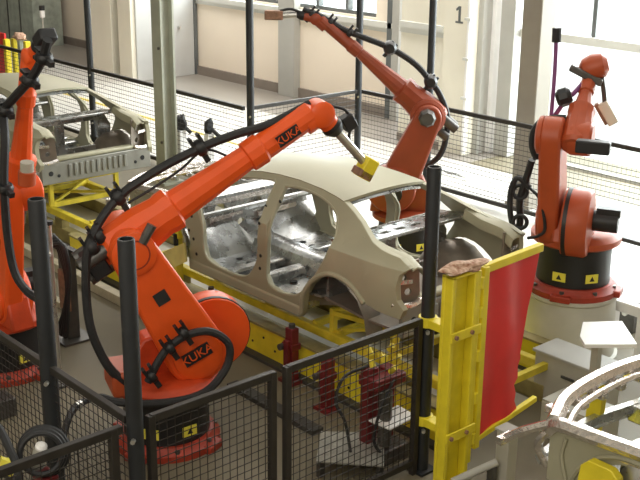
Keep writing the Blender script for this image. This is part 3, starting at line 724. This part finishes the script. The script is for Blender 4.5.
B().obox(r3(607, 114, .03)-R3S*.045, a_, R3C, a_.cross(R3C), .10, .045, .02).build('pad_holder', BROWN, R3.t, bevel=.006)
hose3([(556.5, 32, .15), (555.5, 60, .15), (553.5, 90, .18), (551, 118, .2)], .018, PURPLE, 'hanger_hose')
B().cyl(r3(557, 28, .15), r3(556.3, 42, .15), .04, n=10).build('hanger_clip', BLACK, R3.t)
hose3([(584, 82, .1), (574, 93, .2), (566, 100, .25), (558, 111, .25), (553, 118, .2)], .020, PURPLE)
c = r3(565, 100, .25); B().lathe(c-R3S*.07, R3S+V((0, 0, .4)), [(0, .05), (.03, .08), (.10, .08), (.13, .05)], 10).build('hose_guide', BLACK, R3.t)
hose3([(566, 119, .45), (553, 119, .45), (541, 123, .45), (534, 133, .42), (533, 147, .4), (537, 158, .38)], .036)
hose3([(532, 160, .35), (526, 180, .3), (520, 200, .25), (520, 222, .2), (516, 240, .15), (514, 256, .15)], .032)
hose3([(530, 188, .3), (518, 178, .3), (511, 190, .3), (510, 210, .28), (513, 228, .25)], .026)
for py in (192, 222): B().ring(r3(520, py, .28), R3C, .06, .018, 20, 8).build('hose_coil', RUBBER, R3.t)
hose3([(530, 188, .32), (540, 200, .45), (545, 228, .45), (538, 236, .42), (528, 238, .35)], .014)
B().obox((R3.at(583, 147, .10)+R3.at(604, 147, .34))/2, R3.n, zz, R3.n.cross(zz), .13, .05, .05).build('elbow_motor', BLACK, R3.t, bevel=.012)

# ---- left robot at the picture edge
R4 = Robot('orange robot at the left edge, arm raised in front of the left car body', (-8.45, 3.86), 0., 0, .30, .76, (8, 195), (31, 56), (42, 42), ORANGE, (.02, .18), .26, k=.74, k2=.62, lr=.85, hoff=-.12, hlat=-.22, mlen=.16)
W = R4.at(45, 38)
B().obox(W, R4.hv, R4.n, R4.hv.cross(R4.n), .075, .07, .05).build('tool_head', BLACK, R4.t, bevel=.02)
R4.hose([(48, 40, -.12), (42, 60, -.12), (30, 80, -.14), (14, 98, -.16), (4, 112, -.18), (5, 140, -.24), (4, 180, -.28), (7, 230, -.28), (14, 270, -.26), (26, 290, -.22), (40, 300, -.2)], .034)
for p in ((44, 58, -.12), (30, 80, -.14), (5, 110, -.18), (5, 188, -.28)): R4.clamp(p)
B().cyl(R4.at(27, 172, -.22), R4.at(27, 162, -.22), .05, n=14).build('valve_cap', GREYB, R4.t)
B().cyl(R4.at(27, 184, -.22), R4.at(27, 171, -.22), .065, n=14).build('valve_body', DIMRED, R4.t)
q = R4.P(R4.rs-.06, -.245, R4.zs-.02); B().obox(q, (R4.d+zz).normalized(), (zz-R4.d).normalized(), R4.n, .06, .06, .005).build('service_plate', GREYB, R4.la)

# ================================================================== YELLOW GATE WITH RED SCREEN
XG = -4.60
gt = thing('screen_gate', (XG, 5.37, 0), 'yellow gate with a torn red screen clamped to the tall dark post', 'gate')
gp = B().box(XG-.03, XG+.0, 5.24, 5.50, .0, 1.62).box(XG, XG+.07, 5.24, 5.275, 0, 1.62).box(XG, XG+.07, 5.465, 5.50, 0, 1.62).box(XG-.03, XG+.07, 5.24, 5.50, 0, .02).box(XG-.03, XG+.07, 5.24, 5.50, 1.60, 1.62)
gp.build('gate_post', YELLOW, gt, bevel=.006)
b = B().box(XG-.02, XG+.05, 5.515, 5.555, .12, 1.60)
b.build('hinge_tube', YELLOW, gt, bevel=.008)
b = B()
for z in (.3, .62, .95, 1.28, 1.5): b.cyl((XG+.03, 5.575, z-.04), (XG+.03, 5.575, z+.04), .025, n=10)
build_split(b, 'hinge', YELLOW, gt)
b = B().box(XG-.02, XG+.04, 5.60, 5.655, .20, 1.60); b.build('leaf_stile', YELLOW, gt, bevel=.006)
B().beam((XG, 5.63, 1.575), (XG, 6.27, 1.60), .05, .06).build('top_bar', YELLOW, gt, bevel=.006)
B().beam((XG, 5.56, .24), (XG, 6.34, .36), .04, .045).build('bottom_bar', YELLOW, gt, bevel=.006)
sc_ = [(5.655, 1.56), (6.235, 1.585), (6.20, 1.35), (6.165, 1.15), (6.14, .98), (6.115, .80), (6.125, .76), (6.10, .70), (6.115, .60), (6.07, .56), (6.10, .48), (6.085, .42), (6.12, .345), (5.655, .265)]
b = B().sheet(sc_, [], lambda y, z, d: V((XG+.005-d+.010*math.sin(y*19+z*2)+.005*math.sin(z*9), y, z)), .006, [((y, 0, 0), (1, 0, 0)) for y in (5.72, 5.78, 5.84, 5.9, 5.96, 6.02, 6.08, 6.14)]+[((0, z, 0), (0, 1, 0)) for z in (.6, .85, 1.1, 1.35)])
b.build('red_screen', REDS, gt, angle=60)
for z in (onX(447, 334, XG).z, onX(447, 432, XG).z):
    k = B().lathe((XF, 5.36, z-.035), zz, [(0, .052), (0, .068), (.07, .068), (.07, .052)], 20)
    k.box(XF+.045, XG-.03, 5.31, 5.41, z-.03, z+.03); k.box(XG+.07, XG+.085, 5.24, 5.54, z-.035, z+.035)
    o = k.build('post_clamp', YELLOW, gt, bevel=.004)
    g = B()
    for y in (5.28, 5.44): g.cyl((XG+.085, y, z), (XG+.10, y, z), .016, n=8)
    build_split(g, 'clamp_bolt', BROWN, o)
def blob(c, rx, ry, rz, amp, seed, sub=3):
    bm = bmesh.new(); bmesh.ops.create_icosphere(bm, subdivisions=sub, radius=1); rnd = random.Random(seed)
    fr = [(V((rnd.uniform(-5, 5), rnd.uniform(-5, 5), rnd.uniform(-5, 5))), rnd.uniform(0, 6)) for _ in range(6)]
    vs = [];  c = V(c)
    for v in bm.verts:
        k = 1+amp*sum(math.sin(f.dot(v.co)+p) for f, p in fr)/2.2
        vs.append(c+V((v.co.x*rx*k, v.co.y*ry*k, v.co.z*rz*k)))
    fs = [tuple(v.index for v in f.verts) for f in bm.faces]; bm.free(); return B().add(vs, fs)
q = onX(462, 266, XG)
o = blob((XG+.01, q.y, 1.62+.03), .075, .15, .035, .34, 3).build('cable_wrap', CLOTH, loc=(XG, q.y, 1.62)); tag(o, 'crumpled orange-brown wrap lying on top of the yellow gate post', 'wrap')

# ================================================================== FIXTURES AND CLUTTER
def clamp_post(px, py, y, h, label, lean=0.):
    x = onY(px, py, y).x; t = thing('clamp_post', (x, y, 0), label, 'clamp', 'dark red clamping posts along the conveyor')
    B().box(x-.045, x+.045, y-.04, y+.04, .03, h).build('column', DKRED, t, bevel=.006)
    B().box(x-.09, x+.09, y-.08, y+.06, 0, .03).build('foot', DKRED, t)
    B().box(x-.08, x+.05, y-.05, y+.06, h*.60, h*.72).box(x-.03, x+.03, y-.075, y-.04, h*.3, h*.8).build('side_plate', DKRED, t, bevel=.006)
    B().cyl((x, y, h), (x, y, h+.035), .028, n=10).build('locator_pin', GUN, t); B().cyl((x-.05, y-.06, h*.66), (x-.05, y-.10, h*.66), .03, n=10).build('clamp_knob', GUN, t); return t
clamp_post(292, 340, 5.60, .50, 'tall dark red clamp post under the middle of the car sill')
clamp_post(328, 355, 5.48, .46, 'slim dark red clamp post right of the one under the sill, by the fence corner')
clamp_post(211, 288, 5.60, .50, 'dark red clamp post under the front end of the car sill, behind the orange robot')
c = onZ(403, 462, 0); c = V((-5.15, 5.28, 0))
t = thing('clamping_unit', c, 'dark red clamping machine with yellow valves behind the fence beside the yellow gate', 'machine')
x, y = c.x, c.y
B().box(x-.15, x+.10, y-.14, y+.16, 0, .12).build('base', GUN, t, bevel=.01)
B().box(x-.14, x-.05, y-.14, y-.04, .12, .74).box(x-.14, x-.05, y+.04, y+.14, .12, .70).box(x-.15, x+.05, y-.15, y+.15, .60, .68).build('frame', DKRED, t, bevel=.008)
B().cyl((x+.03, y-.04, .14), (x+.03, y-.04, .58), .05, n=14).cyl((x+.03, y-.04, .58), (x+.03, y-.04, .66), .02, n=10).build('air_cylinder', GUN, t)
for k in range(7):
    a = k*2.4; q = V((x-.06+.09*math.cos(a), y+.10*math.sin(a), .72+.018*k)); B().cyl(q, q+V((.05*math.cos(a*1.7), .05*math.sin(a*1.3), .05)), .022, n=8).build('valve', SKIDY, t)
B().add([(x-.02, y-.16, .36), (x+.14, y-.1, .33), (x+.16, y+.16, .36), (x+.0, y+.12, .40), (x-.02, y-.16, .35), (x+.14, y-.1, .32), (x+.16, y+.16, .35), (x+.0, y+.12, .39)], [(0, 1, 2, 3), (7, 6, 5, 4), (0, 4, 5, 1), (1, 5, 6, 2), (2, 6, 7, 3), (3, 7, 4, 0)]).build('drip_sheet', WHITE, t)
B().tube([(x-.1, y-.1, .75), (x-.12, y-.32, .72), (x-.12, y-.40, .55), (x-.06, y-.36, .40), (x-.05, y-.30, .1)], .012, 6).build('air_hose', RUBBER, t)
B().tube([(x+.05, y+.02, .66), (x+.10, y-.16, .5), (x+.08, y-.2, .25), (x+.1, y-.12, .1)], .012, 6).build('air_hose', RUBBER, t)
# grey tread plate and the dark duct on the floor
zt = .14
P4 = [onZ(321, 431, zt), onZ(384, 433, zt), onZ(384, 466, zt), onZ(316, 461, zt)]
c = sum(P4, V())/4; t = thing('step_plate', (c.x, c.y, 0), 'grey tread plate step on the floor behind the long fence panel', 'step')
B().add(P4+[p-V((0, 0, .012)) for p in P4], [(0, 1, 2, 3), (7, 6, 5, 4), (0, 4, 5, 1), (1, 5, 6, 2), (2, 6, 7, 3), (3, 7, 4, 0)]).build('plate', PLATE, t)
for p in P4:
    q = p.lerp(c, .12); B().box(q.x-.02, q.x+.02, q.y-.02, q.y+.02, 0, zt-.012).build('leg', DUCT, t)
p, q = onZ(232, 386), onZ(318, 434)
o = B().beam(p+V((0, 0, .02)), q+V((0, 0, .02)), .11, .04).build('cable_duct', DUCT, loc=p.lerp(q, .5)); tag(o, 'dark flat cable duct running across the floor to the tread plate', 'duct')
# thin light pole and hose stand by the left tall post
q = onZ(60, 385); o = thing('thin_pole', q, 'thin pale metal pole standing just right of the left tall post', 'pole')
h = onY(52, 226, q.y).z
B().cyl(q, q+V((0, 0, h)), .022, n=10).build('tube', SILVER, o); B().cyl(q, q+V((0, 0, .02)), .08, n=14).build('foot', GUN, o)
B().cyl(q+V((0, 0, h)), q+V((0, 0, h+.03)), .035, n=10).build('cap', BLACK, o); B().beam(q+V((0, 0, h-.25)), q+V((.05, -.07, h-.25)), .03, .03).build('bracket', SILVER, o)
q = onZ(72, 338); h = onY(70, 245, q.y).z; t = thing('hose_stand', q, 'tall dark stand draped with black hoses left of the centre robot', 'stand')
B().box(q.x-.06, q.x+.06, q.y-.06, q.y+.06, .02, h-.1).build('column', GUN, t, bevel=.008); B().box(q.x-.16, q.x+.16, q.y-.16, q.y+.16, 0, .02).build('foot', GUN, t)
B().box(q.x-.02, q.x+.14, q.y-.09, q.y-.06, h*.35, h*.75).build('side_panel', BROWN, t)
for k in range(4):
    o_ = .05*k
    B().tube([q+V((-.12+o_, -.10-o_*.4, h+.02)), q+V((.02+o_, -.12, h+.08-o_*.3)), q+V((.16+o_*.3, -.10, h*.75)), q+V((.17-o_*.2, -.12, h*.4)), q+V((.10-o_, -.12, .08))], .026, 8).build('hose', RUBBER, t)
B().beam(q+V((-.2, 0, h-.06)), q+V((.2, 0, h-.06)), .06, .06).build('cross_arm', BLACK, t)
# yellow plate tool at the front of the car
yp = 5.62; A_ = [onY(163, 252, yp), onY(184, 243, yp), onY(186, 262, yp), onY(165, 271, yp)]
c = sum(A_, V())/4; t = thing('locating_plate', (c.x, yp, 0), 'pale yellow locating plate standing at the front corner of the middle car body', 'plate')
B().add(A_+[p+V((-.01, .025, 0)) for p in A_], [(0, 1, 2, 3), (7, 6, 5, 4), (0, 4, 5, 1), (1, 5, 6, 2), (2, 6, 7, 3), (3, 7, 4, 0)]).build('plate', CREAMY, t)
B().box(c.x-.03, c.x+.03, yp+.005, yp+.03, 0, c.z).build('stand', SKIDY, t)
for i, (px, py, yy) in enumerate(((178, 232, 5.95), (222, 228, 6.4))):
    q = onY(px, py, yy); t = thing('front_clamp', (q.x, q.y, 0), ['yellow clamp bracket beside the front pillar of the middle car body', 'yellow clamp bracket seen through the front door opening of the middle car body'][i], 'clamp')
    B().box(q.x-.03, q.x+.03, q.y-.03, q.y+.03, .0 if i == 0 else .66, q.z).build('column', SKIDY, t); B().box(q.x-.09, q.x+.07, q.y-.05, q.y+.05, q.z-.05, q.z+.03).build('jaw', YELLOW, t, bevel=.01)
    B().cyl(q+V((.03, -.05, -.12)), q+V((.03, -.05, .0)), .025, n=8).build('actuator', BLACK, t)
# black tools on pale stands behind the hose of the centre robot
for i, (px, pb, pt) in enumerate(((182, 166, 117), (210, 182, 120))):
    q = onZ(px, pb); h = onY(px, pt, q.y).z; t = thing('tool_stand', q, ['pale tool stand with a black tool right beside the grey-green column', 'pale tool stand with a black tool above the hose of the orange arm'][i], 'stand')
    B().box(q.x-.05, q.x+.05, q.y-.05, q.y+.05, .02, h-.2).build('column', WHITE, t); B().box(q.x-.13, q.x+.13, q.y-.13, q.y+.13, 0, .02).build('foot', WHITE, t)
    blob(q+V((0, 0, h-.10)), .08, .08, .13, .25, 5+i, 2).build('tool', BLACK, t); B().cyl(q+V((0, 0, h-.1)), q+V((.12, .1, h-.24)), .03, n=8).build('tool_handle', BLACK, t)
# hose coil, canister and cable at the bottom left corner
yc = 2.66; q = onY(44, 452, yc)
t = thing('hose_stand', (q.x, yc, 0), 'low stand with coiled black hose and pale cylinder at the bottom left corner', 'stand')
B().box(q.x-.16, q.x+.16, yc-.12, yc+.12, 0, .02).build('foot', GUN, t); B().box(q.x-.035, q.x+.035, yc-.035, yc+.035, .02, q.z-.14).build('column', GUN, t, bevel=.006)
ax = V((.72, -.62, .30)).normalized(); g = B()
for k in range(3): g.ring(V((q.x, yc-.01, q.z))+ax*(k*.035-.035), ax+V((.04*k, .08*k, 0)), .145-.012*k, .017, 28, 8)
build_split(g, 'coil', RUBBER, t)
c = onY(37, 466, yc-.03); dv = (onY(42, 443, yc-.03)-c).normalized()
B().lathe(c, dv, [(0, .035), (.01, .042), (.15, .042), (.17, .034)], 16).build('cylinder', GREYB, t); B().lathe(c+dv*.17, dv, [(0, .036), (.015, .036), (.03, .02)], 12).build('cylinder_cap', WHITE, t)
B().box(q.x-.07, q.x+.07, yc-.05, yc+.05, q.z-.20, q.z-.14).build('bracket', DKRED, t, bevel=.008)
p = onY(10, 455, 2.5); o = B().tube([onY(-14, 416, 2.5), onY(0, 430, 2.5), onY(10, 450, 2.48), onY(18, 470, 2.46), onY(20, 500, 2.46)], .026, 8).build('cable', RUBBER, loc=p); tag(o, 'thick black cable hanging at the very bottom left edge', 'cable')
blob(onY(6, 466, 2.52), .05, .04, .06, .3, 9, 2).build('cable_sleeve', LABELY, o)
B().tube([onZ(60, 452, .15), onZ(68, 420, .28), onZ(78, 405, .30), onZ(98, 397, .26), onZ(112, 400, .22)], .028, 8).build('base_cable', RUBBER, R1.t)
B().tube([onZ(76, 407, .30), onZ(80, 404, .30)], .036, 8, 3).build('cable_fitting', SILVER, R1.t)
p = onZ(3, 414); o = thing('valve_bank', p, 'small dark valve bank with silver fittings at the left edge behind the fence', 'valve'); B().box(p.x-.10, p.x+.10, p.y-.08, p.y+.08, 0, .16).build('body', GUN, o, bevel=.01)
for k in range(3): B().cyl(p+V((-.07+.07*k, -.08, .15)), p+V((-.07+.07*k, -.14, .18)), .02, n=8).build('fitting', SILVER, o)
# boxes, table and posts around the pedestal
t = thing('long_cabinet', (-4.75, 7.07, 0), 'low grey cabinet with a pale lid between the pedestal and the bright car front', 'cabinet')
B().box(-5.06, -4.42, 6.93, 7.22, .03, .43).build('body', GREYB, t, bevel=.008); B().box(-5.08, -4.40, 6.91, 7.24, .43, .455).build('lid', COLL, t, bevel=.006); B().box(-5.02, -4.46, 6.96, 7.19, 0, .03).build('plinth', DUCT, t)
B().beam((-4.78, 6.918, .30), (-4.66, 6.918, .30), .015, .02).build('handle', GUN, t)
zt = .80; P4 = [onZ(580, 336, zt), onZ(583, 322, zt), onZ(622, 321, zt), onZ(637, 344, zt), onZ(585, 344.5, zt)]; c = sum(P4, V())/5
t = thing('white_table', (c.x, c.y, 0), 'small table with a bright white top in front of the round pedestal', 'table')
n_ = len(P4); B().add(P4+[p-V((0, 0, .03)) for p in P4], [tuple(range(n_)), tuple(range(n_, 2*n_))[::-1]]+[(i, i+n_, (i+1) % n_+n_, (i+1) % n_) for i in range(n_)]).build('table_top', WHITE, t)
B().box(c.x-.03, c.x+.03, 6.825, 6.885, .015, zt-.03).build('leg', GREYB, t); B().box(c.x-.12, c.x+.12, 6.79, 6.92, 0, .015).build('foot', GREYB, t)
p = onZ(588, 412); t = thing('grey_box', (-4.35, 6.62, 0), 'plain grey box half hidden behind the bright car front rail', 'box')
B().box(-4.62, -4.12, 6.45, 6.78, 0, .30).build('body', GREYB, t, bevel=.01); B().box(-4.615, -4.125, 6.455, 6.775, .30, .315).build('lid', GREYB, t)
p0, p1 = onZ(611, 302, .45), onZ(648, 314, .45)
t = thing('white_rail', (p0.x, p0.y, 0), 'bright white guard rail on the floor right of the round pedestal', 'rail')
B().beam(p0, p1+(p1-p0)*.6, .08, .10).build('bar', WHITE, t, bevel=.01)
for k in (.1, .9, 1.5):
    c = p0.lerp(p1, k); B().box(c.x-.04, c.x+.04, c.y-.04, c.y+.04, 0, .42).build('leg', WHITE, t)
c = onZ(612, 318, .1); t = thing('valve_box', (c.x+.1, c.y+.1, 0), 'dark valve box on the floor between the pedestal and the white guard rail', 'box'); x, y = c.x+.1, c.y+.1
B().box(x-.13, x+.13, y-.09, y+.09, 0, .30).build('body', GUN, t, bevel=.01); B().cyl((x+.04, y-.09, .2), (x+.04, y-.12, .2), .03, n=10).build('gauge', SILVER, t)
c = onZ(504, 486); t = thing('grey_post', (c.x, c.y, 0), 'short square grey post below the red screen gate', 'post'); h = onY(504, 428, c.y).z
B().box(c.x-.055, c.x+.055, c.y-.055, c.y+.055, .0, h).build('column', GREYB, t, bevel=.008); B().box(c.x-.065, c.x+.065, c.y-.065, c.y+.065, h, h+.015).build('cap', COLL, t)
p0, p1 = onZ(452, 482, .10), onZ(497, 462, .22)
o = thing('grey_tube', (p0.x, p0.y, 0), 'pale grey tube slanting up below the yellow gate', 'tube'); B().cyl(p0, p1, .028, n=12).build('tube', COLL, o)
for p in (p0.lerp(p1, .1), p0.lerp(p1, .9)): B().box(p.x-.025, p.x+.025, p.y-.025, p.y+.025, 0, p.z-.02).build('leg', GUN, o)
# yellow locating arm standing in the front wheel arch of the right car, and one behind
for i, (px, py, yy) in enumerate(((598, 470, 4.90), (601, 385, 5.75))):
    q = onY(px, py, yy); t = thing('locating_jig', (q.x, q.y, 0), ['yellow locating jig in the wheel arch of the bright car front', 'yellow locating jig inside the engine bay of the bright car front'][i], 'arm')
    hh = q.z+.05
    B().prism([(-.16, 0), (-.06, 0), (.02, hh-.14), (.12, hh-.14), (.16, .0), (.24, 0), (.2, hh-.04), (.15, hh), (0, hh), (-.05, hh-.05)] if i == 0 else [(-.05, 0), (.05, 0), (.09, hh-.03), (.07, hh), (.0, hh), (-.02, hh-.03)], lambda u, v, w: V((q.x+u-.05, q.y+w, v)), -.03, .03).build('arm', YELLOW, t, bevel=.006)
    B().box(q.x-.22, q.x+.2, q.y-.06, q.y+.06, 0, .015).build('foot', SKIDY, t)
# yellow framed red screen and grey-green sheet far left
yq = 9.7; xA_, xB_ = onY(-2, 60, yq).x, onY(30, 60, yq).x; zt = onY(15, 36, yq).z
t = thing('red_screen_frame', ((xA_+xB_)/2, yq, 0), 'yellow framed red screen far off at the left edge behind the left car body', 'screen')
for px in (8, 16, 22, 28):
    x = onY(px, 60, yq).x; B().box(x-.05, x+.05, yq-.05, yq+.05, 0, zt-.05*(px % 3)).build('post', YELLOW if px != 22 else GREENG, t)
x0, x1 = onY(-6, 60, yq).x, onY(7, 60, yq).x; B().box(x0, x1, yq-.02, yq+.02, .2, zt).build('screen', REDS, t)
o = blob((onY(19, 36, yq).x, yq, zt), .22, .1, .08, .3, 11, 2).build('top_wrap', CLOTH, t)
yq = 13.0; x0, x1 = onY(-14, 20, yq).x, onY(33, 20, yq).x
t = thing('tall_cupboard', ((x0+x1)/2, yq, 0), 'tall grey-green cupboard against the wall at the upper left corner', 'cupboard')
B().box(x0, x1, yq, yq+.8, 0, 4.5).build('body', GREENG, t, bevel=.01)
for k in (.5, .75): B().box(x0+(x1-x0)*k-.02, x0+(x1-x0)*k+.02, yq-.015, yq, .1, 4.4).build('seam', DUCT, t)
q = onY(44, 40, 11.5); zt = onY(44, 6, 11.5).z
t = thing('signal_lamp', (q.x, 11.5, 0), 'small black and white signal lamp on a thin pole by the left wall', 'lamp')
B().cyl((q.x, 11.5, 0), (q.x, 11.5, zt-.1), .02, n=8).build('pole', SILVER, t); B().cyl((q.x, 11.5, zt-.1), (q.x, 11.5, zt), .06, n=10).build('lamp_head', BLACK, t); B().cyl((q.x, 11.5, zt-.25), (q.x, 11.5, zt-.1), .055, n=10).build('lamp_body', WHITE, t)

# ================================================================== LIGHT
w = bpy.data.worlds.new('World'); scene.world = w; w.use_nodes = True
bg = w.node_tree.nodes['Background']; bg.inputs['Color'].default_value = (.93, .97, 1, 1); bg.inputs['Strength'].default_value = 2.6
def area(name, loc, target, sx, sy, power, c=(1, 1, 1)):
    l = bpy.data.lights.new(name, 'AREA'); l.shape = 'RECTANGLE'; l.size = sx; l.size_y = sy; l.energy = power; l.color = c
    o = bpy.data.objects.new(name, l); col.objects.link(o); o.location = loc
    o.rotation_euler = (V(target)-V(loc)).to_track_quat('-Z', 'Y').to_euler(); return o
area('gate_daylight', (-7, 14.6, 3.0), (-7.3, 5, .5), 6.5, 4.0, 1050, (.95, .98, 1))
area('window_daylight', (-17, 14.5, 2.7), (-16.5, 6, .5), 5.5, 1.6, 450, (.95, .98, 1))
area('back_fill', (-14, 11.9, CEIL-.05), (-14, 12.3, 0), 18, 2.0, 860, (1, .97, .93))  # no skylight in the ceiling; fill added to brighten the back of the hall
area('line_fill', (-8.5, 6.8, CEIL-.05), (-8.5, 6.8, 0), 12, .6, 40, (1, .93, .82))  # unseen overhead fill added above the car bodies
area('front_fill', (-1.5, -2.5, 5.6), (-6.8, 5.2, .8), 7, .6, 190, (1, .95, .83))  # fill added behind the viewpoint to lift body sides, gate and robots
area('aisle_fill', (-3.5, 2.0, CEIL-.05), (-4.5, 2.6, 0), 8, .5, 70, (1, .95, .84))  # overhead fill added for the near floor and fences, no fitting modelled
sv = scene.view_settings; sv.view_transform = 'Standard'; sv.look = 'None'; sv.gamma = 1; sv.exposure = .25; sv.use_curve_mapping = False
